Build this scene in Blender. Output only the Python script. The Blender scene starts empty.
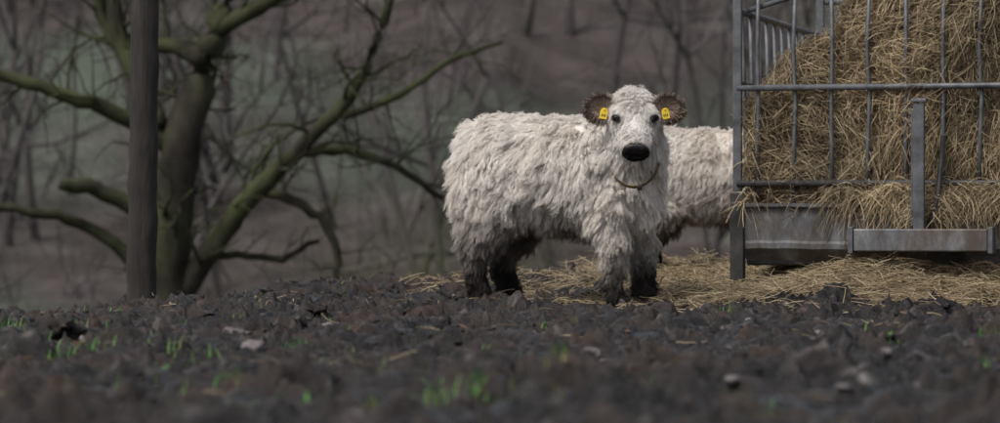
import bpy, math, random, time
import numpy as np
from mathutils import Vector, kdtree
T0=time.time()
def tick(s): print('TICK',s,round(time.time()-T0,1))
rng=np.random.default_rng(7); random.seed(7)
FP=3750.0; H=0.543
def W(px,py,d): return np.array([(px-500)/FP*d, d, H+(212-py)/FP*d])
sc=bpy.context.scene
# ---------- noise
_T=rng.random((64,64,64)).astype(np.float32)*2-1
def vn(p):
    p=np.asarray(p,dtype=np.float64); i=np.floor(p).astype(int); f=p-i; f=f*f*(3-2*f); r=0
    for dx in (0,1):
        for dy in (0,1):
            for dz in (0,1):
                w=(f[...,0] if dx else 1-f[...,0])*(f[...,1] if dy else 1-f[...,1])*(f[...,2] if dz else 1-f[...,2])
                r=r+w*_T[(i[...,0]+dx)%64,(i[...,1]+dy)%64,(i[...,2]+dz)%64]
    return r
def fbm(p,o=4,g=.5):
    p=np.asarray(p,dtype=np.float64); a=1;s=0;t=0
    for k in range(o):
        s=s+a*vn(p*(2.03**k)+k*7.31); t+=a; a*=g
    return s/t
def sst(a,b,x):
    t=np.clip((x-a)/(b-a),0,1); return t*t*(3-2*t)
def nrmz(v): return v/np.maximum(np.linalg.norm(v,axis=-1,keepdims=True),1e-9)
# ---------- helpers
def link(o,parent=None):
    sc.collection.objects.link(o)
    if parent is not None: o.parent=parent
    return o
def mesh_obj(name,v,f,mat=None,parent=None,smooth=False,col=None):
    me=bpy.data.meshes.new(name); v=np.asarray(v,dtype=float); 
    if isinstance(f,np.ndarray): f=f.tolist()
    me.from_pydata(v.tolist(),[],f); me.update()
    if smooth: me.polygons.foreach_set('use_smooth',[True]*len(me.polygons))
    if col is not None:
        at=me.attributes.new('fcol','FLOAT_COLOR','POINT'); c=np.ones((len(v),4),np.float32); c[:,:3]=col; at.data.foreach_set('color',c.ravel())
    if mat: me.materials.append(mat)
    return link(bpy.data.objects.new(name,me),parent)
def empty(name,loc=(0,0,0),rz=0,s=1):
    e=bpy.data.objects.new(name,None); e.location=loc; e.rotation_euler=(0,0,rz); e.scale=(s,s,s); e.empty_display_size=.1
    return link(e)
def nodes(name):
    m=bpy.data.materials.new(name); m.use_nodes=True; nt=m.node_tree; return m,nt,nt.nodes['Principled BSDF']
def ramp(nt,src,stops):
    r=nt.nodes.new('ShaderNodeValToRGB'); el=r.color_ramp.elements
    while len(el)<len(stops): el.new(.5)
    for e,(p,c) in zip(el,stops): e.position=p; e.color=(*c,1)
    nt.links.new(src,r.inputs[0]); return r.outputs[0]
def noise(nt,scale,detail=6,rough=.6,vec=None,dist=0):
    n=nt.nodes.new('ShaderNodeTexNoise'); n.inputs['Scale'].default_value=scale; n.inputs['Detail'].default_value=detail
    n.inputs['Roughness'].default_value=rough; n.inputs['Distortion'].default_value=dist
    if vec is not None: nt.links.new(vec,n.inputs['Vector'])
    return n.outputs['Fac']
def pos(nt,scale=(1,1,1)):
    g=nt.nodes.new('ShaderNodeTexCoord'); m=nt.nodes.new('ShaderNodeMapping'); m.inputs['Scale'].default_value=scale
    nt.links.new(g.outputs['Object'],m.inputs[0]); return m.outputs[0]
def bump(nt,b,src,st,dist):
    n=nt.nodes.new('ShaderNodeBump'); n.inputs['Strength'].default_value=st; n.inputs['Distance'].default_value=dist
    nt.links.new(src,n.inputs['Height']); nt.links.new(n.outputs[0],b.inputs['Normal'])
def mixc(nt,fac,a,b,mode='MIX'):
    m=nt.nodes.new('ShaderNodeMix'); m.data_type='RGBA'; m.blend_type=mode
    for s,v in ((m.inputs[0],fac),(m.inputs[6],a),(m.inputs[7],b)):
        if hasattr(v,'is_linked') or hasattr(v,'links'): nt.links.new(v,s)
        elif isinstance(v,(int,float)): s.default_value=v
        else: s.default_value=(*v,1)
    return m.outputs[2]
def mat_noise(name,stops,scale=5,vs=(1,1,1),rough=.8,bs=.5,bd=.01,bscale=None,metal=0,detail=8,dist=0):
    m,nt,b=nodes(name); v=pos(nt,vs); n=noise(nt,scale,detail,.65,v,dist); nt.links.new(ramp(nt,n,stops),b.inputs['Base Color'])
    b.inputs['Roughness'].default_value=rough; b.inputs['Metallic'].default_value=metal
    if bs: bump(nt,b,noise(nt,bscale or scale*3,6,.7,v),bs,bd)
    return m
def mat_attr(name,rough=.7,transl=.0,var=.0,mul=1.0,spec=.3):
    m,nt,b=nodes(name); a=nt.nodes.new('ShaderNodeAttribute'); a.attribute_name='fcol'
    c=a.outputs['Color']
    if mul!=1: c=mixc(nt,1.0,c,(mul,mul,mul),'MULTIPLY')
    n=noise(nt,30,4,.6,pos(nt)); c=mixc(nt,var,c,ramp(nt,n,[(.3,(.3,.28,.26)),(.7,(1,1,1))]),'MULTIPLY')
    nt.links.new(c,b.inputs['Base Color']); b.inputs['Roughness'].default_value=rough; b.inputs['Specular IOR Level'].default_value=spec
    if transl>0:
        t=nt.nodes.new('ShaderNodeBsdfTranslucent'); nt.links.new(c,t.inputs[0]); mx=nt.nodes.new('ShaderNodeMixShader'); mx.inputs[0].default_value=transl
        nt.links.new(b.outputs[0],mx.inputs[1]); nt.links.new(t.outputs[0],mx.inputs[2]); nt.links.new(mx.outputs[0],nt.nodes['Material Output'].inputs[0])
    return m
CS={n:[(math.cos(2*math.pi*j/n),math.sin(2*math.pi*j/n)) for j in range(n)] for n in range(3,40)}
class Tubes:
    def __init__(s): s.v=[];s.f=[]
    def path(s,P,R,n=6,rough=0):
        P=[tuple(map(float,p)) for p in P]; k0=len(s.v); L_=len(P); cs=CS[n]; va=s.v.append; fa_=s.f.append
        for i in range(L_):
            q=P[i+1] if i<L_-1 else P[i]; o=P[i-1] if i>0 else P[i]
            dx,dy,dz=q[0]-o[0],q[1]-o[1],q[2]-o[2]; l=math.sqrt(dx*dx+dy*dy+dz*dz) or 1; dx/=l;dy/=l;dz/=l
            if abs(dz)<.9: ax,ay,az_=dy,-dx,0.
            else: ax,ay,az_=0.,dz,-dy
            l=math.sqrt(ax*ax+ay*ay+az_*az_) or 1; ax/=l;ay/=l;az_/=l
            bx,by,bz=dy*az_-dz*ay,dz*ax-dx*az_,dx*ay-dy*ax; x,y,z=P[i]; r0=R[i]
            for (c,s_) in cs:
                r=r0*(1+random.uniform(-rough,rough)) if rough else r0
                va((x+r*(c*ax+s_*bx),y+r*(c*ay+s_*by),z+r*(c*az_+s_*bz)))
        for i in range(L_-1):
            a=k0+i*n; b=a+n
            for j in range(n):
                j2=(j+1)%n; fa_((a+j,a+j2,b+j2,b+j))
        if n>3: fa_(tuple(k0+j for j in range(n))[::-1]); e=k0+(L_-1)*n; fa_(tuple(e+j for j in range(n)))
    def obj(s,name,mat,parent=None,smooth=True): return mesh_obj(name,s.v,s.f,mat,parent,smooth)
def box(name,lo,hi,mat,parent=None,bev=.004,rot=None):
    lo=np.array(lo,float);hi=np.array(hi,float); c=(lo+hi)/2; h=(hi-lo)/2
    v=[(sx*h[0],sy*h[1],sz*h[2]) for sx in(-1,1) for sy in(-1,1) for sz in(-1,1)]
    o=mesh_obj(name,v,[(0,1,3,2),(4,6,7,5),(0,4,5,1),(2,3,7,6),(0,2,6,4),(1,5,7,3)],mat,parent); o.location=c
    if rot: o.rotation_euler=rot
    m=o.modifiers.new('b','BEVEL'); m.width=bev; m.segments=2; return o
def strands(name,pts,rad,col,mat,parent=None):
    n,k,_=pts.shape; hc=bpy.data.hair_curves.new(name); hc.add_curves([k]*n)
    hc.attributes['position'].data.foreach_set('vector',pts.astype(np.float32).ravel())
    ra=hc.attributes.get('radius') or hc.attributes.new('radius','FLOAT','POINT'); ra.data.foreach_set('value',rad.astype(np.float32).ravel())
    c=np.ones((n,k,4),np.float32); c[...,:3]=col if col.ndim==3 else col[:,None,:]
    at=hc.attributes.new('fcol','FLOAT_COLOR','POINT'); at.data.foreach_set('color',c.ravel())
    hc.materials.append(mat); return link(bpy.data.objects.new(name,hc),parent)
def eval_mesh(o):
    dg=bpy.context.evaluated_depsgraph_get(); dg.update(); return bpy.data.meshes.new_from_object(o.evaluated_get(dg))
def mesh_arrays(me):
    n=len(me.vertices); V=np.empty(n*3,np.float32); me.vertices.foreach_get('co',V); N=np.empty(n*3,np.float32); me.vertices.foreach_get('normal',N)
    me.calc_loop_triangles(); T=np.empty(len(me.loop_triangles)*3,np.int32); me.loop_triangles.foreach_get('vertices',T)
    return V.reshape(-1,3).astype(float),N.reshape(-1,3).astype(float),T.reshape(-1,3)
def sample(V,N,T,n,wf=None):
    A=np.linalg.norm(np.cross(V[T[:,1]]-V[T[:,0]],V[T[:,2]]-V[T[:,0]]),axis=1)
    if wf is not None: A=A*wf(V[T].mean(1))
    ix=rng.choice(len(T),n,p=A/A.sum()); r=rng.random((n,2)); s=np.sqrt(r[:,0]); w=np.stack([1-s,s*(1-r[:,1]),s*r[:,1]],1)[...,None]
    return (V[T[ix]]*w).sum(1), nrmz((N[T[ix]]*w).sum(1))
def ico(sub):
    import bmesh
    bm=bmesh.new(); bmesh.ops.create_icosphere(bm,subdivisions=sub,radius=1); v=np.array([x.co[:] for x in bm.verts]); f=[tuple(x.index for x in q.verts) for q in bm.faces]; bm.free(); return v,f
I1=ico(2); I3=ico(3)
# ---------- world, sun, camera
w=bpy.data.worlds.new("World"); sc.world=w; w.use_nodes=True; nt=w.node_tree
AZ,EL=228,56
sky=nt.nodes.new('ShaderNodeTexSky'); sky.sky_type='NISHITA'; sky.sun_disc=False; sky.sun_elevation=math.radians(EL); sky.sun_rotation=math.radians(AZ); sky.dust_density=4
hs=nt.nodes.new('ShaderNodeHueSaturation'); hs.inputs['Saturation'].default_value=.4
nt.links.new(sky.outputs[0],hs.inputs['Color']); nt.links.new(hs.outputs[0],nt.nodes['Background'].inputs[0]); nt.nodes['Background'].inputs[1].default_value=.15
L=bpy.data.lights.new('sun','SUN'); L.energy=2.5; L.angle=math.radians(18); L.color=(1,.965,.92); so=link(bpy.data.objects.new('sun',L))
az=math.radians(AZ); el=math.radians(EL); dirs=Vector((math.sin(az)*math.cos(el),math.cos(az)*math.cos(el),math.sin(el))); so.rotation_euler=dirs.to_track_quat('Z','Y').to_euler(); so.location=(0,0,20)
cam=bpy.data.cameras.new('camera'); cam.lens=135; cam.sensor_width=36; cam.clip_end=3000; co=link(bpy.data.objects.new('camera',cam)); co.location=(0,0,H); co.rotation_euler=(math.pi/2,0,0); sc.camera=co
cam.dof.use_dof=True; cam.dof.focus_distance=19.8; cam.dof.aperture_fstop=3.0
sc.view_settings.view_transform='Standard'; sc.view_settings.look='None'; sc.view_settings.exposure=0

# ---------- terrain
def macro(x,y):
    rx=np.interp(x,[-300,-6,-1.9,-1.3,0,2,6,300],[0,0,.0,.05,.085,.085,.05,0]); rn=np.interp(x,[-300,-6,-3.2,-1.9,-1.2,300],[-12,-.42,-.20,-.07,0,0])
    y2=y-sst(0,2,x)*2.0
    z=rx*sst(21.6,24,y)+rn*sst(17,23.5,y)+np.where(y>24.9,np.interp(y2,[24.9,27,32,45,65,100,200,420],[0,-.25,-1.4,-4.5,-5,-1,26,80]),0)
    return z
gx=np.arange(-4.4,4.4,.020); gy=np.concatenate([np.arange(8.2,16,.017),np.arange(16,27.5,.025)])
X,Y=np.meshgrid(gx,gy); P2=np.stack([X,Y,X*0],-1); wq=P2+.12*np.stack([vn(P2*4+3),vn(P2*4+33),X*0],-1)
D=.050*fbm(wq*1.6,3)+.055*fbm(wq*4.2+5,3)+.050*(.6-np.abs(fbm(wq*7+9,3))*2)*sst(-.5,.3,fbm(P2*1.1+70,2))+.007*fbm(P2*28,2)
N25=vn(P2*25)
def stamp(cx,cy,r,h,hole=False):
    i0,i1=np.searchsorted(gy,[cy-r*1.7,cy+r*1.7]); j0,j1=np.searchsorted(gx,[cx-r*1.7,cx+r*1.7])
    if i1<=i0 or j1<=j0: return
    x=X[i0:i1,j0:j1]-cx; y=Y[i0:i1,j0:j1]-cy; q=np.sqrt(x*x+y*y)/r*(1+.5*N25[i0:i1,j0:j1])
    if hole: D[i0:i1,j0:j1]+= -h*np.clip(1-q*q,0,1)**.7 + .5*h*np.exp(-((q-1.15)/.22)**2)
    else: D[i0:i1,j0:j1]+= h*np.clip(1-q*q,0,1)**.8
for i in range(3300): stamp(rng.uniform(-4.4,4.4),rng.uniform(8.3,27),rng.uniform(.03,.13),rng.uniform(.012,.050))
for i in range(1500): stamp(rng.uniform(-4.4,4.4),rng.uniform(8.3,27),rng.uniform(.045,.10),rng.uniform(.03,.07),True)
edge=sst(-4.4,-4.1,X)*(1-sst(4.1,4.4,X)); D=D*edge
for (fx_,fy_) in [(.72,21.0),(.86,21.3),(-.03,21.6),(.12,21.75),(1.0,24.1),(1.6,24.0)]:
    q=np.exp(-(((X-fx_)**2+(Y-fy_)**2)/.18**2)); D*=1-.8*q
Z=macro(X,Y)+D-.01
def gz(x,y):
    x=np.asarray(x,float);y=np.asarray(y,float); i=np.clip(np.searchsorted(gy,y),0,len(gy)-1); j=np.clip(np.searchsorted(gx,x),0,len(gx)-1); return Z[i,j]
ex=np.array([4.5,5,6,8,12,20,35,60,110,200,300]); fx=np.concatenate([-ex[::-1],gx,ex])
fy=np.concatenate([[-60,-20,-5,2,6],gy,np.arange(28,66,1.5),np.arange(68,130,3),np.arange(135,430,12)])
FX,FY=np.meshgrid(fx,fy); FZ=macro(FX,FY); far=(FY>30); FZ=FZ+far*fbm(np.stack([FX,FY,FX*0],-1)*.12,4)*1.2
i0=5; j0=len(ex); FZ[i0:i0+len(gy),j0:j0+len(gx)]=Z
nx=len(fx); ny=len(fy); idx=np.arange(nx*ny).reshape(ny,nx)
F=np.stack([idx[:-1,:-1],idx[:-1,1:],idx[1:,1:],idx[1:,:-1]],-1).reshape(-1,4)
mud,nt,b=nodes('mud'); v=pos(nt); n1=noise(nt,1.2,5,.6,v); n2=noise(nt,9,9,.64,v,.8); n3=noise(nt,60,5,.7,v); n4=noise(nt,2.6,4,.6,pos(nt,(1.3,.8,1)))
c=ramp(nt,n2,[(.38,(.004,.003,.0025)),(.48,(.012,.009,.0078)),(.57,(.030,.0245,.0225)),(.65,(.10,.088,.085)),(.75,(.24,.22,.218))])  # pale end of ramp paints mauve-grey highlights into the mud colour
c=mixc(nt,ramp(nt,n1,[(.45,(0,0,0)),(.62,(.8,.8,.8))]),c,mixc(nt,n2,(.006,.003,.002),(.075,.043,.028)))
geo=nt.nodes.new('ShaderNodeNewGeometry'); c=mixc(nt,1.0,c,ramp(nt,geo.outputs['Pointiness'],[(.44,(.10,.10,.10)),(.495,(.6,.6,.6)),(.54,(1,1,1))]),'MULTIPLY')  # crease shade and lighter crests put into base colour by pointiness
c=mixc(nt,1.0,c,ramp(nt,n4,[(.38,(.4,.4,.4)),(.6,(1.0,1.0,1.0))]),'MULTIPLY')
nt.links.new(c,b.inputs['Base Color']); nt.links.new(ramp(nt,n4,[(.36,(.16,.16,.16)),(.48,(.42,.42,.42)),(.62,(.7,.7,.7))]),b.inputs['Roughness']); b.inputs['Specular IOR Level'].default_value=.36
bump(nt,b,mixc(nt,.18,n2,n3),.85,.055)
hill,nt,b=nodes('hillside'); v=pos(nt); a=noise(nt,.055,4,.55,v); d=noise(nt,.35,6,.7,v)
base=ramp(nt,d,[(.3,(.028,.024,.023)),(.5,(.060,.051,.049)),(.72,(.11,.096,.094))])
c=mixc(nt,ramp(nt,a,[(.46,(0,0,0)),(.62,(.8,.8,.8))]),base,mixc(nt,d,(.045,.058,.043),(.12,.142,.115)))
nt.links.new(c,b.inputs['Base Color']); b.inputs['Roughness'].default_value=1; b.inputs['Specular IOR Level'].default_value=0
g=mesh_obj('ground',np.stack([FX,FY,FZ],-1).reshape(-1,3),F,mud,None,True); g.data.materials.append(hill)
cy=FY[:-1,:-1].reshape(-1); mi=(cy>27.4).astype(np.int32); g.data.polygons.foreach_set('material_index',mi)
tick('ground')
# ---------- clods & stones
def lumps(name,cs,mat,sq=(.5,.8),ic=I1,amp=(.7,.4),sink=-.05):
    V=[];Fc=[];k=0; v0,f0=ic; f0=np.array(f0)
    for (x,y,r) in cs:
        s=np.array([r*rng.uniform(.8,1.5),r*rng.uniform(.8,1.3),r*rng.uniform(*sq)]); o=rng.random(3)*50
        v=v0*(1+amp[0]*vn(v0*1.5+o)[:,None]+amp[1]*vn(v0*3.7+o)[:,None])*s; a=rng.uniform(0,6.3); ca,sa=math.cos(a),math.sin(a)
        v=np.stack([v[:,0]*ca-v[:,1]*sa,v[:,0]*sa+v[:,1]*ca,v[:,2]],1)+[x,y,float(gz(x,y))+r*sink]
        V.append(v); Fc.append(f0+k); k+=len(v0)
    return mesh_obj(name,np.concatenate(V),np.concatenate(Fc),mat,None,True)
cs=[(rng.uniform(-4,4),rng.uniform(8.6,26),.008+.045*rng.random()**3) for i in range(900)]
cs+=[(rng.uniform(-4,4),rng.uniform(22.5,25),.012+.045*rng.random()**2) for i in range(260)]
lumps('mud_clods',cs,mud,ic=I3,amp=(.8,.55))
stone=mat_noise('stone_mat',[(.3,(.045,.038,.038)),(.55,(.13,.11,.11)),(.75,(.22,.195,.195))],scale=20,rough=.5,bs=.6,bd=.01)
def G(px,py): 
    d=H*FP/(py-212); return ((px-500)/FP*d,d)
st=[(*G(232,345),.075),(*G(215,354),.06),(*G(255,357),.05),(*G(430,358),.03),(*G(590,362),.034),(*G(605,352),.028),(*G(735,385),.05),(*G(500,378),.045),(*G(470,352),.026),(*G(735,395),.03),(*G(640,330),.03),(*G(690,345),.028),(*G(120,372),.035),(*G(350,385),.025),(*G(545,340),.025),(*G(870,360),.03),(*G(820,340),.022)]
st+=[(rng.uniform(-3,3),rng.uniform(10,23),.006+.014*rng.random()) for i in range(130)]
lumps('stones',st,stone,ic=I3,amp=(.5,.3))
tick('clods')
# ---------- hay heaps/straw material
straw=mat_attr('straw',rough=.55,transl=.15,var=.2,spec=.4)
def strawcol(n,br=1.):
    t=rng.random((n,1)); c=np.array([.23,.16,.088])*(1-t)+np.array([.64,.52,.335])*t
    k=rng.random(n)<.12; c[k]=[.11,.078,.047]; return c*rng.uniform(.7,1.1,(n,1))*br
def mound(x,y):
    x=np.asarray(x,float); y=np.asarray(y,float)
    yf=20.95+.25*np.sin(x*2.1)+.12*np.sin(x*5.3+1)
    return .20*sst(1.35,2.3,x)*sst(0,1.15,y-yf)*(.85+.15*np.sin(x*4))+.05*sst(.7,1.4,x)*sst(0,.5,y-yf-.2)
mx=np.arange(.5,5.2,.04); my=np.arange(20.4,26.4,.04); MX,MY=np.meshgrid(mx,my); MP=np.stack([MX,MY,MX*0],-1)
MZ=macro(MX,MY)+mound(MX,MY)*(1+.25*fbm(MP*4,3))+.03*fbm(MP*8,3)-.03+ -.06*(mound(MX,MY)<.02)
ii=np.arange(MX.size).reshape(MX.shape); FF=np.stack([ii[:-1,:-1],ii[:-1,1:],ii[1:,1:],ii[1:,:-1]],-1).reshape(-1,4)
haybase=mat_noise('hay_dark',[(.3,(.045,.03,.016)),(.5,(.14,.095,.05)),(.7,(.28,.21,.12))],scale=14,rough=.9,bs=1,bd=.03,dist=1)  # base mesh coloured dark, painted shade so gaps between stalks look deep
sb=mesh_obj('straw_bedding',np.stack([MX,MY,MZ],-1).reshape(-1,3),FF,haybase,None,True)
def straw_lines(P,dirs,Ln,k=5,bend=.25,rad=.0017,sag=0.):
    n=len(P); t=np.linspace(0,1,k)[None,:,None]; bd=rng.normal(size=(n,1,3))*bend
    pts=P[:,None,:]+dirs[:,None,:]*Ln[:,None,None]*(t-.0)+bd*Ln[:,None,None]*(t*(1-t))*1.2
    pts[...,2]-=sag*Ln[:,None]*(t[...,0]**2)
    r=np.ones((n,k))*(rad*rng.uniform(.6,1.4,(n,1))); r[:,-1]*=.5; return pts,r
def bed(n,xr,yr,dens,Lr,zoff=.012,rad=.0017):
    x=rng.uniform(*xr,n*3); y=rng.uniform(*yr,n*3); k=rng.random(n*3)<dens(x,y); x=x[k][:n];y=y[k][:n]; m=len(x)
    xx=np.clip(x,-4.3,4.3); z0=macro(x,y)+mound(x,y)*(1+.25*fbm(np.stack([x,y,x*0],-1)*4,3)); z=np.where(np.abs(x)<4.3,np.maximum(z0*(mound(x,y)>.01)+(mound(x,y)<=.01)*-9,gz(xx,y)),z0)+rng.uniform(0,zoff,m)
    a=rng.uniform(0,6.283,m); d=np.stack([np.cos(a),np.sin(a)*.8,rng.normal(0,.22,m)],1)
    Ln=rng.uniform(*Lr,m); return straw_lines(np.stack([x,y,z],1)-nrmz(d)*Ln[:,None]*.5,nrmz(d),Ln,rad=rad)
def dens(x,y):
    n=fbm(np.stack([x,y,x*0],-1)*1.5,3)
    return np.clip(sst(.5,1.3,x+n*.5)*sst(20.4,21.2,y+n*.6),0,1)
A=[bed(44000,(.4,5),(20.2,25.5),dens,(.08,.28),.06)]
def dens2(x,y):
    n=fbm(np.stack([x,y,x*0],-1)*2.2,3); return np.clip(sst(-.3,.8,x+.7*sst(22,23.5,y))*sst(19.2,21.4,y)*sst(-.25,.25,n),0,1)
A.append(bed(14000,(-.9,5),(19.0,25),dens2,(.06,.22),.02))
A.append(bed(2200,(-3.5,4),(10,25),lambda x,y:np.clip(sst(-.1,.4,fbm(np.stack([x,y,x*0],-1)*1.2,2))*(.3+.7*sst(15,21,y)),0,1),(.03,.14),.02,rad=.0014))
pts=np.concatenate([a[0] for a in A]); rr=np.concatenate([a[1] for a in A]); strands('loose_straw',pts,rr,strawcol(len(pts),.86),straw,sb)

# ---------- feeder
C=(1.395,22.0,.0); fr=-math.radians(13.3)
fe=empty('hay_feeder',C,fr)
steel=mat_noise('painted_steel',[(.3,(.045,.045,.05)),(.52,(.105,.11,.118)),(.7,(.165,.165,.175)),(.85,(.10,.055,.035))],scale=9,rough=.55,bs=.25,bd=.003,metal=.3)
dark=mat_noise('dirty_steel',[(.3,(.015,.015,.015)),(.55,(.045,.042,.042)),(.8,(.10,.08,.07))],scale=9,rough=.6,bs=.4,bd=.004,metal=.2)
galv,nt,b=nodes('galvanised_sheet'); v=pos(nt,(1,1,.45)); n=noise(nt,6,9,.75,v); n2=noise(nt,2.2,5,.7,pos(nt,(2,2,1)))
c=ramp(nt,n,[(.3,(.05,.05,.055)),(.5,(.145,.15,.158)),(.68,(.28,.28,.29))]); c=mixc(nt,ramp(nt,n2,[(.42,(0,0,0)),(.62,(.9,.9,.9))]),c,mixc(nt,n,(.025,.02,.017),(.125,.095,.07))); nt.links.new(c,b.inputs['Base Color']); b.inputs['Metallic'].default_value=.25; b.inputs['Roughness'].default_value=.6; bump(nt,b,n,.3,.005)
LA,LB=3.3,3.3
def zz(py): return H+(212-py)/170.4
T=Tubes()
for i in range(15):
    a=.12+.217*i
    if a>LA-.05: break
    bw=random.uniform(-.012,.012); T.path([(a+bw,0,.56),(a+bw*.3,-.006,.95),(a-bw*.5,0,1.2),(a+bw,.004,1.5),(a-bw,0,1.95)],[.0125]*5,8)
for i in range(1,11):
    bq=i*.30
    T.path([(0,bq+.05,.56),(0,bq-.16,1.72)],[.0125]*2,8)
for i in range(14): T.path([(LA,.2+.22*i,.56),(LA,.2+.22*i,1.95)],[.0125]*2,8)
for i in range(14): T.path([(.2+.22*i,LB,.56),(.2+.22*i,LB,1.95)],[.0125]*2,8)
T.obj('bars',steel,fe)
T=Tubes()
T.path([(.0,-.018,zz(89)),(LA,-.018,zz(87))],[.019]*2,10); T.path([(0,0,1.95),(LA,0,1.95)],[.022]*2,10); T.path([(0,0,1.72),(0,LB,1.72)],[.02]*2,10)
T.path([(0,0,1.30),(0,LB,1.30)],[.015]*2,10)
T.path([(0,LB,1.95),(LA,LB,1.95)],[.02]*2,10); T.path([(LA,0,1.95),(LA,LB,1.95)],[.02]*2,10); T.path([(.05,.03,1.72),(.9,.03,1.97)],[.016]*2,10)
T.obj('rails',steel,fe)
T=Tubes(); T.path([(0,-.03,zz(184)),(LA,-.03,zz(184))],[.02]*2,10); T.path([(0,0,.7),(0,LB,.7)],[.018]*2,10); T.obj('lower_rail',dark,fe)
for i,(a,bq) in enumerate([(0,0),(LA,0),(0,LB),(LA,LB)]):
    box('corner_post_%d'%i,(a-.025,bq-.03,.66),(a+.025,bq+.02,2.0),steel,fe)
    box('corner_leg_%d'%i,(a-.04,bq-.045,.02),(a+.04,bq+.035,.655),dark,fe,.006)
    box('foot_plate_%d'%i,(a-.08,bq-.08,-.01),(a+.08,bq+.08,.018),dark,fe)
zt,zb=zz(204),zz(249)
def panel(name,p0,p1,inset):
    p0=np.array(p0);p1=np.array(p1); d=(p1-p0); n=40; V=[];Fa=[]; nin=np.array([-d[1],d[0]])/np.linalg.norm(d)
    prof=[(.030,zt-.02),(-.012,zt-.02),(-.012,zt),(.0,zt+.0),(.006,zt-.005),(.012,zt-.03),(.010,zt-.09),(.012,zb+.045),(.008,zb+.03),(.010,zb),(.03,zb-.02),(.10,zb-.10),(.14,zb-.10)]
    for i in range(n+1):
        q=p0+d*i/n; dn=.006*math.sin(i*.7)+.004*math.sin(i*2.3)
        for (o,z) in prof: V.append((*(q+nin*(o+dn)),z+dn*.5))
    m=len(prof)
    for i in range(n):
        for j in range(m-1): Fa.append((i*m+j,(i+1)*m+j,(i+1)*m+j+1,i*m+j+1))
    mesh_obj(name,V,Fa,galv,fe,False)
panel('tub_front',(.045,-.03),(LA-.04,-.03),0); panel('tub_right',(LA+.02,.04),(LA+.02,LB-.04),0); panel('tub_back',(LA-.04,LB+.02),(.04,LB+.02),0); panel('tub_left',(-.02,LB-.04),(-.02,.04),0)
box('tub_floor',(.05,.05,zb-.09),(LA-.05,LB-.05,zb-.07),dark,fe)
am=(918-737)/170.4/.973
box('stand_upright',(am-.032,-.25,.42),(am+.032,-.20,zz(106)),steel,fe,.006)
box('stand_upright_flange',(am-.05,-.198,.46),(am-.034,-.16,zz(112)),steel,fe,.003)
box('stand_cap',(am-.045,-.26,zz(105)),(am+.045,-.17,zz(105)+.02),steel,fe)
box('stand_beam',(am-.37,-.30,zz(251)),(am+.40,-.14,zz(229)),galv,fe,.008)
box('stand_beam_end_a',(am-.40,-.31,zz(253)),(am-.372,-.13,zz(227)),steel,fe,.003)
box('stand_beam_end_b',(am+.402,-.31,zz(253)),(am+.43,-.13,zz(227)),steel,fe,.003)
T=Tubes(); T.path([(am+.05,-.18,.47),(am+.10,-.16,.62),(am+.12,-.06,.98)],[.014]*3,8); T.path([(am-.3,-.16,.40),(am-.3,.0,.40)],[.02]*2,8); T.path([(am+.3,-.16,.40),(am+.3,.0,.40)],[.02]*2,8); T.obj('stand_brace',dark,fe)
# hay in feeder
V=[];Fa=[]
def hayH(a,bq): return np.interp(a,[0,.1,.3,.5,.62,.75,.9,1.2,2,3.3],[1.05,1.17,1.38,1.46,1.58,1.90,2.05,2.18,2.25,1.95])-.25*sst(1.6,3.2,bq)
def addgrid(fn,nu,nv):
    k=len(V)
    for i in range(nu+1):
        for j in range(nv+1): V.append(fn(i/nu,j/nv))
    for i in range(nu):
        for j in range(nv): Fa.append((k+i*(nv+1)+j,k+(i+1)*(nv+1)+j,k+(i+1)*(nv+1)+j+1,k+i*(nv+1)+j+1))
HB=.57; HY=.070
fa=lambda u,v:(u*3.12+.09, HY+.10*(max(0,v-.55))**1.5*1.5, HB+v*(float(hayH(u*3.16+.07,0))-HB))
addgrid(fa,110,50)
addgrid(lambda u,v:(u*3.12+.09,HY+.1*.45**1.5*1.5+v*3.05,float(hayH(u*3.16+.07,v*3.1))),110,60)
addgrid(lambda u,v:(.09,HY+(1-u)*3.05,HB+v*(float(hayH(.07,(1-u)*3.1))-HB)),60,30)
addgrid(lambda u,v:(3.21,HY+u*3.05,HB+v*(float(hayH(3.23,u*3.1))-HB)),60,30)
V=np.array(V,float); q=np.stack([fbm(V*3+3,4),fbm(V*3+13,4),fbm(V*3+23,4)],1)+.5*np.stack([fbm(V*9+3,2),fbm(V*9+13,2),fbm(V*9+23,2)],1)
V=V+q*[.06,.095,.13]
hp=mesh_obj('hay_pile',V,Fa,haybase,None,True); hp.location=C; hp.rotation_euler=(0,0,fr)
bpy.context.view_layer.update()
Vh,Nh,Th=mesh_arrays(hp.data)
ctr=np.array([1.6,1.6,1.0])
Ph,Nn=sample(Vh,Nh,Th,85000,lambda c:np.where((c[:,1]<.5)|(c[:,0]<.25),1,.25)*np.where(c[:,2]<2.1,1,.4)*np.where(c[:,0]<1.9,1,.4))
s=np.sign(((Ph-ctr)*Nn).sum(1)); Nn=Nn*s[:,None]
fl=np.stack([fbm(Ph*2.2+1,2),fbm(Ph*2.2+31,2)*.3,fbm(Ph*2.2+61,2)-.15],1)*2.0+rng.normal(size=Ph.shape)*.6
fl-= (fl*Nn).sum(1,keepdims=True)*Nn; dd=nrmz(nrmz(fl)+Nn*rng.normal(.16,.28,(len(Ph),1)))
Ln=rng.uniform(.06,.30,len(Ph))
p1,r1=straw_lines(Ph+Nn*rng.uniform(-.01,.025,(len(Ph),1))-dd*Ln[:,None]*.4,dd,Ln,6,.38,.0015,.2)
m=9500; a=rng.uniform(.05,2.9,m); dn=fbm(np.stack([a*3,a*0,a*0],1),3); k=rng.random(m)<np.clip(.38+dn*1.9,0,1); a=a[k]; m=len(a)
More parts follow.
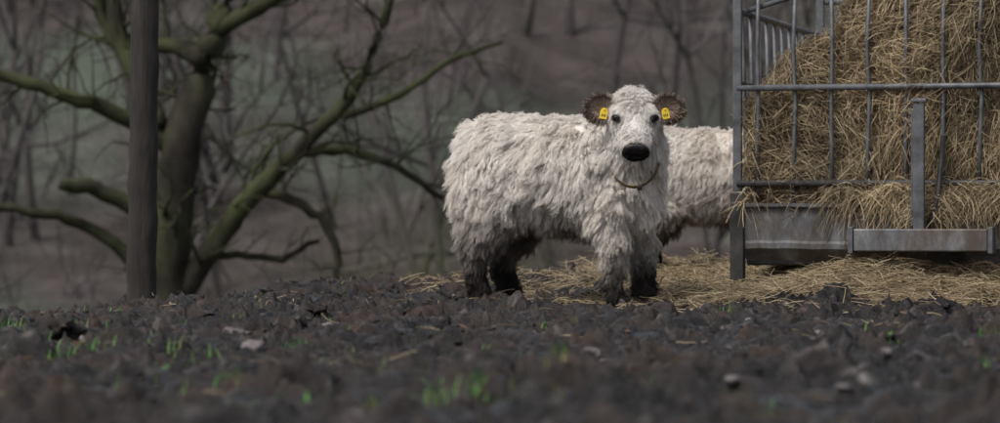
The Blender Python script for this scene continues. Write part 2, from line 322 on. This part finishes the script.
Po=np.stack([a,rng.uniform(-.07,.03,m),zz(192)+rng.uniform(-.07,.05,m)],1); do=nrmz(np.stack([rng.normal(0,.8,m),-.3*rng.random(m),rng.normal(-.25,.4,m)],1))
p2,r2=straw_lines(Po,do,rng.uniform(.05,.18,m),6,.3,.0015,.55)
m=420; Po=np.stack([am+.06+rng.normal(.02,.06,m),rng.uniform(-.18,-.05,m),.50+rng.uniform(-.02,.10,m)*1.4],1); do=nrmz(rng.normal(size=(m,3))*[1,.4,.5]+[0,0,-.2]); p3,r3=straw_lines(Po,do,rng.uniform(.04,.14,m),6,.3,.0015,.5)
pp=np.concatenate([p1,p2,p3]); cc=strawcol(len(pp)); ton=.9+.75*fbm(pp[:,0]*2.2,3)[:,None]; cc=cc*np.clip(ton,.4,1.3)
strands('hay_stalks',pp,np.concatenate([r1,r2,r3]),cc,straw,hp)
tick('hay')
# ---------- cows
fur=mat_attr('fur',rough=.75,transl=.3,var=.0,spec=.15); skin=mat_attr('hide',rough=.9,mul=.7,var=.3,spec=.1)  # hide colour darkened to stand for shade in gaps between locks
black=mat_noise('wet_nose',[(.3,(.006,.005,.005)),(.6,(.022,.019,.019)),(.8,(.06,.052,.052))],scale=45,rough=.36,bs=.8,bd=.004)
blackm=mat_noise('nostril_mat',[(.3,(.0015,.0015,.0015)),(.7,(.003,.003,.003))],rough=.95,bs=0)
eyem,nt,b=nodes('eye_mat'); nt.links.new(ramp(nt,noise(nt,20,2,.5,pos(nt)),[(.3,(.003,.002,.0015)),(.7,(.008,.005,.004))]),b.inputs['Base Color']); b.inputs['Roughness'].default_value=.12; b.inputs['Specular IOR Level'].default_value=.2
hoofm=mat_noise('hoof_mat',[(.3,(.012,.01,.009)),(.7,(.05,.042,.038))],scale=30,rough=.5)
tagm=mat_noise('tag_yellow',[(.3,(.78,.50,.02)),(.7,(.88,.62,.04))],scale=30,rough=.4,bs=.1)
inkm=mat_noise('tag_ink',[(.3,(.02,.02,.02)),(.7,(.04,.04,.04))],rough=.6,bs=0)
collarm=mat_noise('collar_leather',[(.3,(.03,.02,.010)),(.5,(.10,.068,.025)),(.68,(.30,.21,.06))],scale=18,rough=.6)
def loft(secs,n=20):
    V=[];Fc=[]
    for (c,e1,e2,a,b2) in secs:
        for j in range(n):
            t=2*math.pi*j/n; V.append(np.array(c)+np.array(e1)*a*math.cos(t)+np.array(e2)*b2*math.sin(t))
    for i in range(len(secs)-1):
        for j in range(n): Fc.append((i*n+j,i*n+(j+1)%n,(i+1)*n+(j+1)%n,(i+1)*n+j))
    Fc.append(tuple(range(n))[::-1]); e=(len(secs)-1)*n; Fc.append(tuple(e+j for j in range(n))); return V,Fc
def cow(name,loc,theta,scale,head,nf,seed):
    E=empty(name,loc,-theta,scale); V=[];Fc=[]
    def add(vf): 
        k=len(V); V.extend([np.array(p,float) for p in vf[0]]); Fc.extend([tuple(i+k for i in q) for q in vf[1]])
    S=[(-.585,1.00,.76,.09),(-.555,1.045,.62,.175),(-.47,1.075,.54,.235),(-.33,1.085,.48,.265),(-.12,1.07,.455,.28),(.08,1.055,.44,.28),(.25,1.06,.43,.265),(.38,1.07,.42,.24),(.48,1.05,.44,.205),(.56,.99,.48,.16),(.61,.92,.54,.09)]
    add(loft([((u,0,(a+b2)/2),(0,1,0),(0,0,1),w_,(a-b2)/2) for (u,a,b2,w_) in S],28))
    def chain(pts,n=16):
        secs=[]
        for i,(p,r) in enumerate(pts):
            d=np.array(pts[min(i+1,len(pts)-1)][0])-np.array(pts[max(i-1,0)][0]); d=d/np.linalg.norm(d)
            a=np.cross(d,[0,1,0]) if abs(d[1])<.8 else np.cross(d,[1,0,0]); a/=np.linalg.norm(a); b2=np.cross(d,a); r=(r,r) if not isinstance(r,tuple) else r
            secs.append((p,a,b2,r[0],r[1]))
        add(loft(secs,n))
        for i in (0,len(pts)-1):
            p,r=pts[i]; r=r if not isinstance(r,tuple) else r[1]; v0,f0=I1; add((v0*r*.98+np.array(p),f0))
    feet=[]
    for s,(du,dh) in ((-1,(0,.0)),(1,(.03,-.03))):
        x=.43+du; 
        chain([((.36,.13*s,.78),(.17,.10)),((.38,.155*s,.60),(.14,.095)),((.385,.155*s,.46),(.105,.080)),((x-.01,.152*s,.36),(.080,.068)),((x-.005,.15*s,.27),(.068,.060)),((x-.002,.145*s,.19),(.051,.047)),((x,.145*s,.12),(.046,.043)),((x+.012,.145*s,.075),(.052,.05)),((x+.03,.145*s,.03),.054)])
        feet.append((x+.035,.145*s))
        h=-.44+.03*(s>0)
        chain([((-.40,.13*s,.86),(.20,.12)),((-.38,.16*s,.66),(.215,.125)),((-.37,.165*s,.52),(.18,.115)),((h+.02,.158*s,.42),(.135,.088)),((h-.012,.15*s,.345),(.098,.070)),((h-.040,.142*s,.28),(.074,.058)),((h-.028,.14*s,.20),(.054,.048)),((h-.008,.14*s,.12),(.048,.045)),((h+.008,.14*s,.075),(.054,.05)),((h+.025,.14*s,.03),.054)])
        feet.append((h+.03,.14*s))
    chain([((-.55,0,1.02),.035),((-.60,0,.98),.028),((-.625,.0,.86),.02),((-.625,.01,.65),.018),((-.61,.015,.50),.03),((-.60,.02,.42),.022)],10)
    if head=='cam':
        f=np.array([math.sin(theta),-math.cos(theta),0]); sv=np.array([math.cos(theta),math.sin(theta),0])
        A_=f*.79-np.array([0,0,.613]); Nf=f*.613+np.array([0,0,.79]); H0=np.array([.566,-.168,1.110])
        chain([((.34,0,.80),.25),((.44,-.03,.86),.215),((.52,-.09,.93),.17),((.555,-.14,1.01),.145),(tuple(H0),.115)],20)
    else:
        f=np.array([1.,0,0]); sv=np.array([0,1.,0])
        A_=f*.75-np.array([0,0,.66]); Nf=f*.66+np.array([0,0,.75]); H0=np.array([.86,0,.92])
        chain([((.34,0,.80),.25),((.50,0,.84),.20),((.68,0,.88),.155),(tuple(H0),.115)],20)
    hs=[(-.07,-.02,.065,.065),(-.03,-.005,.1,.095),(.02,.0,.118,.110),(.08,.0,.124,.110),(.14,-.003,.120,.102),(.19,-.010,.108,.092),(.24,-.016,.095,.084),(.29,-.020,.087,.078),(.33,-.022,.086,.075),(.362,-.024,.082,.067),(.382,-.026,.064,.050)]
    add(loft([(H0+A_*t+Nf*o,sv,Nf,w_,d_) for (t,o,w_,d_) in hs],24))
    for s in(-1,1):
        v0,f0=I1; add((v0*.034+(H0+A_*.135+Nf*.055+sv*.088*s),f0)); add((v0*[.05,.05,.06]+(H0+A_*.15-Nf*.06+sv*.066*s),f0))
    raw=mesh_obj(name+'_raw',V,Fc); m=raw.modifiers.new('r','REMESH'); m.mode='VOXEL'; m.voxel_size=.011; m=raw.modifiers.new('s','SMOOTH'); m.factor=.6; m.iterations=8
    me=eval_mesh(raw); bpy.data.objects.remove(raw)
    body=link(bpy.data.objects.new('body',me),E); me.materials.clear(); me.materials.append(skin); me.polygons.foreach_set('use_smooth',[True]*len(me.polygons))
    Vb,Nb,Tb=mesh_arrays(me)
    def hcoord(P): q=P-H0; return q@A_,q@sv,q@Nf
    def colour(P):
        n=fbm(P*5+seed,3); n2=fbm(P*14+seed,3); ta,ts,tn=hcoord(P); hd=(ta>-.1)&(np.abs(ts)<.2)&(np.abs(tn)<.2)&(P[:,2]>.78)
        c=np.ones((len(P),3))*[.89,.85,.805]; c=c*(1-.08*np.clip(n2,0,1))[:,None]
        cream=np.clip(.25+n*1.3,0,1)[:,None]; c=c*(1-cream*.42)+np.array([.74,.65,.55])*cream*.42
        u=P[:,0]; z=P[:,2]+n*.11+n2*.08
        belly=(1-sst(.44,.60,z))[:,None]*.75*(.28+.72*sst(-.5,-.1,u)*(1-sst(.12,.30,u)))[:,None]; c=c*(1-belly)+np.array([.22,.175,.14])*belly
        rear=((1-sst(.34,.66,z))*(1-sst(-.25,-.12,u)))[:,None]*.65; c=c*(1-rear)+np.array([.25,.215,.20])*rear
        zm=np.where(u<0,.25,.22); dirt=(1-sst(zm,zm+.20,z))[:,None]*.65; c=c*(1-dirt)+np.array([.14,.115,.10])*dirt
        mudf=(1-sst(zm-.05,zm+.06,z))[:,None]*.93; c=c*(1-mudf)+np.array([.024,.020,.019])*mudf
        c[hd]=(np.array([.87,.835,.795])*(1-.10*np.clip(n[:,None]+.3,0,1)))[hd]
        mz=(sst(.350,.366,ta+.008*n2)*hd)[:,None]; c=c*(1-mz)+np.array([.02,.018,.018])*mz
        brid=(sst(.24,.34,ta)*hd*.42)[:,None]*(mz<.5); c=c*(1-brid)+np.array([.33,.275,.25])*brid
        return np.clip(c,0,1)
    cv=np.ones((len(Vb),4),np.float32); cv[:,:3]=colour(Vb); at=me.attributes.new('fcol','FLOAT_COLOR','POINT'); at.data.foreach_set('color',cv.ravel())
    eyes=[H0+A_*.168+Nf*.062+sv*.104*s for s in(-1,1)]
    for i,e in enumerate(eyes):
        v0,f0=I3; mesh_obj('eye_%d'%i,v0*.021+e+f*.007,f0,eyem,E,True)
        T=Tubes(); o=(f*.75+sv*(.65*(-1 if i==0 else 1))); o/=np.linalg.norm(o); up=np.array([0,0,1.]); sd=np.cross(o,up)
        T.path([e+f*.009+o*.010+sd*.022*math.cos(t)+up*.014*math.sin(t)+up*.002 for t in np.linspace(0,6.283,17)],[.006]*17,6); T.obj('eyelid_%d'%i,black,E)
    v0,f0=I3; vv=v0.copy()
    Dn=nrmz(A_*.8+f*.45); Un=nrmz(Nf-(Nf@Dn)*Dn); nc=H0+A_*.374+Nf*.004
    w_=1-.32*np.clip(-vv[:,2:3],0,1)+.05*np.clip(vv[:,2:3],0,1); sq=np.sign(vv)*np.abs(vv)**.8
    groove=.004*np.exp(-(vv[:,0:1]/.18)**2)*np.clip(-vv[:,2:3]+.2,0,1)
    mesh_obj('nose_pad',nc+sq[:,0:1]*sv*.058*w_+sq[:,1:2]*Dn*.014-groove*Dn*3+sq[:,2:3]*Un*.031,f0,black,E,True)
    for s in(-1,1): mesh_obj('nostril',nc+Dn*.011+sv*.036*s+Un*.006+vv[:,0:1]*sv*.014+vv[:,1:2]*Dn*.006+vv[:,2:3]*(Un+sv*s*.4)*.011,f0,blackm,E,True)
    T=Tubes(); T.path([H0+A_*(.388-.03*abs(t)**2)-Nf*.048+sv*.066*t for t in np.linspace(-1,1,9)],[.0045]*9,6); T.obj('mouth_line',blackm,E)
    for (x,y) in feet:
        for s in(-1,1):
            vv=v0*[.054,.028,.05]; vv[:,2]=np.maximum(vv[:,2],-.03); mesh_obj('hoof',vv+[x+.008,y+s*.027,.014],f0,hoofm,E,True)
    # ---- fur
    R=np.random.default_rng(seed)
    P,N=sample(Vb,Nb,Tb,nf); ta,ts,tn=hcoord(P); hd=(ta>-.06)&(np.abs(ts)<.17)&(np.abs(tn)<.17)&(P[:,2]>.79)
    keep=~(hd&(ta>.374)&(tn>-.035)); 
    for e in eyes: keep&=np.linalg.norm(P-e,axis=1)>.024
    P=P[keep];N=N[keep];ta=ta[keep];ts=ts[keep];tn=tn[keep];hd=hd[keep]; n=len(P)
    flow=np.stack([-.30+.8*fbm(P*3+9,2),.5*fbm(P*3+19,2),-1+.6*fbm(P*4+29,2)],1)
    flow[hd]=(A_*.8+sv*(ts[hd]*3.)[:,None])+.35*R.normal(size=(int(hd.sum()),3))
    poll=hd&(ta<.12)&(tn>-.02)
    leg=P[:,2]<.36; flow[leg]=[0,0,-1]
    tang=flow-(flow*N).sum(1,keepdims=True)*N; tang=nrmz(tang)
    nw=np.where(hd,.30,.55)+np.where(poll,.45,0)-np.where(leg,.15,0)+.18*sst(.95,1.05,P[:,2])
    Ln=.074*(1+.35*fbm(P*4+40,2)); Ln=np.where(P[:,2]<.55,Ln*.9,Ln); Ln=np.where(P[:,2]>1.0,Ln*.85,Ln); Ln=np.where(leg,.050,Ln); Ln=np.where(P[:,2]<.10,.03,Ln)
    Ln=np.where(hd,np.interp(ta,[-.05,.06,.12,.17,.25,.34],[.058,.054,.042,.030,.021,.011]),Ln)
    Ln=np.where(hd&(np.abs(ts)>.075)&(ta<.13),.03,Ln)
    tail=P[:,0]<-.60; Ln=np.where(tail&(P[:,2]<.6),.08,Ln)
    def cl(K):
        ci=R.choice(n,K,replace=False); kd=kdtree.KDTree(K)
        for j,i in enumerate(ci): kd.insert(P[i],j)
        kd.balance(); f_=kd.find; return ci,np.fromiter((f_(p)[1] for p in P.tolist()),int,n)
    cb,bid=cl(n//230); ci,cid=cl(n//12); K=len(ci)
    bigd=R.normal(size=(len(cb),3))*.32; d=tang+N*nw[:,None]+bigd[bid]*np.where(hd,.5,1)[:,None]+.45*np.stack([fbm(P*9+s_,2) for s_ in (3,43,83)],1)
    d=nrmz(d+R.normal(size=(n,3))*.19)
    g_=ci[cid]; lk=R.uniform(.6,1.3,K)[cid]*R.uniform(.8,1.2,len(cb))[bid]; L1=Ln*lk*R.uniform(.6,1.2,n)
    dg=nrmz(d[ci]+R.normal(size=(K,3))*.25)[cid]
    k=8; t=np.linspace(0,1,k)[None,:,None]
    own=P[:,None]+d[:,None]*L1[:,None,None]*t; gd=P[g_][:,None]+dg[:,None]*(Ln[g_]*lk)[:,None,None]*t
    wgt=.56*t**.9; pts=own*(1-wgt)+gd*wgt
    bc=P[cb][bid]; bg=bc+d[cb][bid]*(Ln[cb][bid])[:,None]*1.15; wb=.19*t**1.6; pts=pts*(1-wb)+(bg[:,None])*wb
    side=nrmz(np.cross(dg,N[g_])+R.normal(size=(K,3))[cid]*.5); ph=R.uniform(0,6.28,K)[cid]; fq=R.uniform(.7,1.8,K)[cid]
    pts+=side[:,None]*(L1*.12)[:,None,None]*np.sin(6.28*t*fq[:,None,None]+ph[:,None,None])*t**.7
    pts[...,2]-=(L1*np.where(leg,.1,.22))[:,None]*t[...,0]**2
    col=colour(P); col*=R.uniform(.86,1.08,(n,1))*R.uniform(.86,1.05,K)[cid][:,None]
    for e in eyes:
        q=np.exp(-(np.linalg.norm(P-e,axis=1)/.036)**2)[:,None]; col=col*(1-.88*q)+np.array([.035,.027,.025])*.88*q
    rad=np.linspace(1,.35,k)[None,:]*np.where(hd,.0008,.0010)[:,None]
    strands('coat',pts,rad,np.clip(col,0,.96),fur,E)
    # ---- ears
    allp=[];allr=[];allc=[]
    for s in(-1,1):
        base=H0+A_*.04+Nf*.030+sv*.112*s; out=sv*s*.97+np.array([0,0,.16])-f*.05; out/=np.linalg.norm(out); up=np.array([0,0,1.])-out*out[2]; up/=np.linalg.norm(up); fw=np.cross(out,up); fw*= np.sign(fw@f)
        nu,nv=16,12; EV=[]; EF=[]; EL_=.152; EW=.070
        for side_ in (0,1):
            for i in range(nu+1):
                l=i/nu; wd=EW*math.sin(math.pi*min(1,(l*.80+.13)))**.6
                for j in range(nv+1):
                    c=j/nv*2-1; cup=-.035*(1-c*c)*math.sin(math.pi*(l*.8+.15)); EV.append(base+out*(l*EL_)+up*(wd*c-.012*l)+fw*(cup+.012-(.008 if side_ else 0)))
        for side_ in(0,1):
            k0=side_*(nu+1)*(nv+1)
            for i in range(nu):
                for j in range(nv):
                    q=(k0+i*(nv+1)+j,k0+(i+1)*(nv+1)+j,k0+(i+1)*(nv+1)+j+1,k0+i*(nv+1)+j+1); EF.append(q if side_ else q[::-1])
        EV=np.array(EV); 
        def em(P,jit=0):
            q=P-base; l=(q@out)/EL_; c=(q@up)/EW; r=np.sqrt(c*c+np.clip(l*1.35-.45,0,1.2)**2)+jit; return l,c,sst(.58,.92,r)[:,None]
        l,c,rim=em(EV); ec=np.array([.30,.21,.16])*(1-rim)+np.array([.05,.032,.025])*rim
        eo=mesh_obj('ear',EV,EF,skin,E,True,ec); Ve,Ne,Te=mesh_arrays(eo.data)
        Pe,Ne_=sample(Ve,Ne,Te,9000); front=R.random(len(Pe))<.6; l,c,rr_=em(Pe,.10*R.normal(size=len(Pe)))
        radial=nrmz(out*(l-.35)[:,None]*.15+up*(c*.064)[:,None]); nn_=np.where(front,1,-1)[:,None]*fw
        de=nrmz(radial+nn_*R.uniform(.0,.6,(len(Pe),1))+R.normal(size=Pe.shape)*.3+np.array([0,0,-.1])); Le=R.uniform(.015,.036,len(Pe))
        t=np.linspace(0,1,5)[None,:,None]; pe=Pe[:,None]+de[:,None]*Le[:,None,None]*t; pe[...,2]-=.15*Le[:,None]*t[...,0]**2
        wh=np.clip(1.2-l*3.0,0,1)[:,None]*(R.random((len(Pe),1))<.8)
        cin=np.where(R.random((len(Pe),1))<.6,np.array([[.66,.55,.46]]),np.array([[.30,.21,.16]])); ce=cin*(1-rr_)+np.array([.06,.038,.029])*rr_*R.uniform(.5,1.9,(len(Pe),1)); ce=ce*(1-wh)+np.array([.78,.72,.67])*wh
        lt=R.random(len(Pe))<.14; ce[lt]=[.50,.42,.35]
        allp.append(pe);allr.append(np.linspace(1,.4,5)[None,:]*np.ones((len(Pe),1))*.0009);allc.append(ce)
        if head=='cam':
            tc=base+out*.052-up*.036+fw*.046
            tag=[(-.6,1.2),(.6,1.2),(1,.6),(1,-1),(-1,-1),(-1,.6)]; w2,h2=.020,.027
            TV=[tc+out*a*w2+up*b_*h2 for a,b_ in tag]+[tc+out*a*w2+up*b_*h2-fw*.003 for a,b_ in tag]
            mesh_obj('ear_tag',TV,[tuple(range(6)),tuple(range(11,5,-1))]+[(i,(i+1)%6,6+(i+1)%6,6+i) for i in range(6)],tagm,E)
            for q_ in range(3):
                a0=-.62+.46*q_; z0=-.55; mesh_obj('tag_number',[tc+fw*.001+out*a*w2+up*b_*h2 for a,b_ in((a0,z0),(a0+.26,z0),(a0+.26,z0+.55),(a0,z0+.55))],[(0,1,2,3)],inkm,E)
            mesh_obj('tag_button',v0*.006+tc+up*.026+fw*.002,f0,tagm,E,True)
    strands('ear_hair',np.concatenate(allp),np.concatenate(allr),np.clip(np.concatenate(allc),0,1),fur,E)
    if head=='cam':
        e1=f*.60-np.array([0,0,.80]); c0=np.array([.520,-.092,.875]); T=[];Fq=[]; n=48; ax=np.cross(e1,sv)
        for i in range(n):
            a=2*math.pi*i/n; rdir=e1*math.cos(a)+sv*math.sin(a); c=c0+e1*.243*math.cos(a)+sv*.150*math.sin(a)
            for (o,h_) in((0,-.012),(.005,-.012),(.005,.012),(0,.012)): T.append(c+rdir*o+ax*h_)
        for i in range(n):
            for j in range(4): Fq.append((i*4+j,((i+1)%n)*4+j,((i+1)%n)*4+(j+1)%4,i*4+(j+1)%4))
        mesh_obj('collar',T,Fq,collarm,E)
        bb=c0+e1*.252+sv*.03; mesh_obj('collar_buckle',[bb+sv*a*.014+ax*b_*.018+e1*.004*c_ for c_ in(0,1) for a,b_ in((-1,-1),(1,-1),(1,1),(-1,1))],[(3,2,1,0),(4,5,6,7),(0,1,5,4),(1,2,6,5),(2,3,7,6),(3,0,4,7)],steel,E)
    tick(name); return E
cow('cow',(.338,21.25,.0),math.radians(30),1.0,'cam',270000,11)
cow('cow.001',(1.345,24.0,.08),math.radians(13.3),.915,'feed',95000,23)

# ---------- wooden post
pm=mat_noise('post_wood',[(.3,(.011,.009,.008)),(.55,(.030,.025,.022)),(.8,(.062,.051,.045))],scale=6,vs=(4,4,.4),rough=.9,bs=.8,bd=.02,bscale=20)
T=Tubes(); pb=W(141,318,23.2); pt=W(147,-120,23.2); N_=40
T.path([pb+(pt-pb)*i/N_+np.array([.004*math.sin(i*.9),0,0])+[0,0,-.25*(i==0)] for i in range(N_+1)],[.094-.012*i/N_+.003*math.sin(i*1.7) for i in range(N_+1)],20,.03); T.obj('wooden_post',pm)

# ---------- trees
def unit(v): return v/np.linalg.norm(v)
ga=random.gauss
def u3(x,y,z):
    l=math.sqrt(x*x+y*y+z*z) or 1; return (x/l,y/l,z/l)
def grow(T,p,d,r,Ln,dep,curl=.25,up=.05,kids=(2,4),n=5):
    k=4; P=[tuple(p)]; R=[r]; dd=tuple(d); s=Ln/k
    for i in range(k):
        dd=u3(dd[0]+ga(0,curl),dd[1]+ga(0,curl),dd[2]+ga(0,curl)+up); q=P[-1]; P.append((q[0]+dd[0]*s,q[1]+dd[1]*s,q[2]+dd[2]*s)); R.append(r*(1-.6*(i+1)/k))
    T.path(P,R,n if dep>1 else 3)
    if dep>0:
        for c in range(random.randint(*kids)):
            i=random.randint(1,k); grow(T,P[i],u3(dd[0]+ga(0,.75),dd[1]+ga(0,.75),dd[2]+ga(0,.75)),R[i]*.65,Ln*random.uniform(.5,.8),dep-1,curl,up,kids,n)
bark,nt,b=nodes('mossy_bark'); v=pos(nt,(1,1,.5)); n=noise(nt,2.2,6,.65,v); n2=noise(nt,1.1,4,.6,v)
c=mixc(nt,ramp(nt,n2,[(.34,(0,0,0)),(.56,(.9,.9,.9))]),ramp(nt,n,[(.3,(.014,.012,.010)),(.7,(.046,.041,.034))]),ramp(nt,n,[(.3,(.024,.027,.013)),(.7,(.068,.077,.036))])); nt.links.new(c,b.inputs['Base Color']); b.inputs['Roughness'].default_value=.95; b.inputs['Specular IOR Level'].default_value=.1; bump(nt,b,n,.8,.05)
def limb(T,pts,D,tw=3,tl=1.6,dz=.0,n=10,depth=3):
    P=[];R=[]
    for i,(x,y,r) in enumerate(pts): P.append(W(x,y,D)+np.array([0,dz*i/len(pts)+random.uniform(-.15,.15),0])); R.append(r/FP*D)
    P=np.array(P);R=np.array(R); t=np.linspace(0,len(P)-1,len(P)*4-3); Pi=np.stack([np.interp(t,range(len(P)),P[:,k]) for k in range(3)],1)
    for _ in range(2): Pi[1:-1]=(Pi[:-2]+2*Pi[1:-1]+Pi[2:])/4
    Ri=np.interp(t,range(len(R)),R); Pi+=np.array([[random.gauss(0,.015) for _ in range(3)] for _ in Pi])
    T.path(list(Pi),list(Ri),n,.06)
    for i in range(2,len(Pi)):
        for _ in range(tw if random.random()<.6 else 0):
            d=unit(unit(Pi[i]-Pi[i-1])*.5+np.array([random.gauss(0,.8),random.gauss(0,.8),random.gauss(.15,.6)])); grow(T,Pi[i],d,max(.010,min(.04,Ri[i]*.3)),tl*random.uniform(.5,1.1),depth-1 if random.random()<.7 else depth)
T=Tubes(); D0=46.
limb(T,[(160,560,34),(163,420,28),(165,320,25),(168,260,22),(174,200,21),(182,140,19),(196,90,17),(212,40,14),(235,-20,11),(260,-110,8),(275,-220,4)],D0,1,1.0,0,14)
limb(T,[(176,310,14),(195,275,12),(222,232,11),(258,192,10),(298,152,8),(340,118,7),(362,80,6),(385,30,5),(412,-40,4)],D0,1,1.5,-1.0)
limb(T,[(184,160,12),(150,132,9),(105,108,8),(60,94,7),(0,74,6),(-60,60,4)],D0,1,1.1,-.8,depth=2)
limb(T,[(160,235,10),(130,203,9),(100,188,8),(66,184,7)],D0,0,1,-1)
limb(T,[(160,290,8),(125,250,7),(85,222,6),(40,211,5),(-30,205,4)],D0,0,.9,-.8)
limb(T,[(205,60,10),(165,40,8),(125,60,7),(100,30,6),(85,-30,5)],D0,1,1.2,.8)
limb(T,[(160,130,12),(135,80,11),(112,30,10),(100,-40,8)],D0,1,1.2,1.2)
limb(T,[(258,192,6),(300,200,5),(328,225,4.5),(342,262,4),(338,300,3)],D0,1,.9,-.5,depth=2)
limb(T,[(298,152,6),(345,148,5),(395,165,4),(440,200,3)],D0,2,1.2,.6)
limb(T,[(215,30,9),(262,10,8),(310,-30,6),(350,-80,4)],D0,1,1.2,-.7)
limb(T,[(340,118,4.5),(400,95,4),(450,60,3),(500,40,2)],D0,2,1.1,.3)
limb(T,[(196,262,5),(235,255,4),(280,262,3.5),(320,240,2.5)],D0,1,.8,.3,depth=2)
T.obj('bare_tree',bark)
mossy=mat_noise('mossy_twigs',[(.3,(.045,.046,.024)),(.55,(.085,.092,.044)),(.75,(.135,.145,.07))],scale=3,rough=1,bs=0)
T=Tubes()
for i in range(24):
    px=random.choice([random.uniform(400,600),random.uniform(395,520),random.uniform(300,420)]); D=random.uniform(50,62); x=(px-500)/FP*D; z=float(macro(np.array(x),np.array(D)))
    for j in range(3): grow(T,(x,D,z-.1),u3(random.gauss(0,.25),random.gauss(0,.25),1),.025,3.6,4,.2,.06,(2,4),4)
T.obj('shrub_thicket',mossy)
wood=mat_noise('distant_bark',[(.3,(.036,.032,.031)),(.5,(.066,.058,.056)),(.7,(.108,.098,.095))],scale=.3,vs=(1,1,.3),rough=1,bs=0)
T=Tubes()
for i in range(95):
    y=random.uniform(80,150); x=random.uniform(-.19,.19)*y; z=float(macro(np.array(x),np.array(y)))-.3
    r=random.uniform(.07,.2); grow(T,(x,y,z),u3(random.gauss(0,.1),random.gauss(0,.1),1),r,random.uniform(5,9),4,.12,.08,(3,4),5)
T.obj('woodland',wood)
T=Tubes()
for i in range(150):
    y=random.uniform(66,120); x=random.uniform(-.17,.17)*y; z=float(macro(np.array(x),np.array(y)))-.1
    for j in range(2): grow(T,(x,y,z),u3(random.gauss(0,.4),random.gauss(0,.4),1),.035,random.uniform(1.5,3.5),3,.25,.02,(3,4),3)
T.obj('undergrowth',wood)
tick('trees')
# ---------- grass tufts
gm=mat_attr('grass_blades',rough=.5,transl=.3,spec=.3)
V=[];Fc=[];Cc=[]
def tuft(x,y,n,h,sp,yel=.2):
    h=h*1.25
    for i in range(n):
        bx=x+random.gauss(0,sp);by=y+random.gauss(0,sp); a=random.uniform(0,6.28); l=random.uniform(.15,.9)*h; hh=h*random.uniform(.5,1.1); wd=random.uniform(.0022,.0045)
        dx,dy=math.cos(a),math.sin(a); k=len(V); bz=float(gz(bx,by))-.006
        for t in(0,.4,.75,1):
            w_=wd*(1-t**1.5); cx=bx+dx*l*t*t;cy_=by+dy*l*t*t;cz=bz+hh*(t-.25*t*t*(l/h))
            V.append((cx-dy*w_,cy_+dx*w_,cz));V.append((cx+dy*w_,cy_-dx*w_,cz))
        for q in range(3): Fc.append((k+2*q,k+2*q+1,k+2*q+3,k+2*q+2))
        c=(.20,.20,.06) if random.random()<yel else (random.uniform(.09,.15),random.uniform(.21,.32),random.uniform(.04,.07)); Cc.extend([c]*8)
for (px,py,n,h,sp) in [(410,416,80,.06,.05),(395,410,36,.05,.05),(240,410,44,.045,.05),(160,413,34,.04,.05),(190,366,40,.06,.06),(175,372,28,.05,.05),(285,352,18,.05,.05),(250,320,14,.05,.05),(480,356,10,.08,.02),(468,398,26,.045,.04),(480,416,26,.045,.03),(515,418,26,.04,.03),(665,400,40,.06,.04),(725,326,14,.08,.03),(985,372,16,.06,.02),(985,352,10,.05,.02),(75,362,36,.06,.08),(30,352,24,.055,.07),(20,340,20,.06,.08),(90,415,22,.04,.05),(745,416,22,.04,.04),(445,385,12,.045,.03),(320,418,16,.035,.04),(560,415,8,.04,.02),(855,395,8,.04,.02),(300,338,12,.06,.05),(140,345,14,.055,.06),(215,395,18,.045,.05),(700,410,14,.04,.04),(350,362,12,.05,.05),(110,390,18,.05,.06)]:
    x,y=G(px,py); tuft(x,y,n,h,sp)
for i in range(420):
    x=rng.uniform(-3.8,3.8); y=rng.uniform(9,24)
    if rng.random()<(.9 if x<-.2 else .3): tuft(x,y,random.randint(2,8),rng.uniform(.025,.055),.03,.3)
mesh_obj('grass',V,Fc,gm,None,False,np.array(Cc))
V=[];Fc=[];Cc=[]
for i in range(900):
    x=rng.uniform(-4,4);y=rng.uniform(9,25);z=float(gz(x,y))+.006; a=rng.uniform(0,6.28);s=rng.uniform(.008,.022); ca,sa=math.cos(a)*s,math.sin(a)*s; tl=rng.uniform(-.6,.6,2); k=len(V)
    for (u,v_) in((-1,0),(-.3,.5),(.5,.45),(1.1,0),(.5,-.45),(-.3,-.5)): V.append((x+u*ca-v_*sa,y+u*sa+v_*ca,z+s*(tl[0]*u+tl[1]*v_+.5*v_*v_+.3)))
    Fc.append(tuple(range(k,k+6))); c=random.choice([(.14,.07,.035),(.09,.045,.027),(.22,.15,.08),(.16,.105,.065)]); Cc.extend([c]*6)
mesh_obj('dead_leaves',V,Fc,gm,None,False,np.array(Cc))
tick('end')
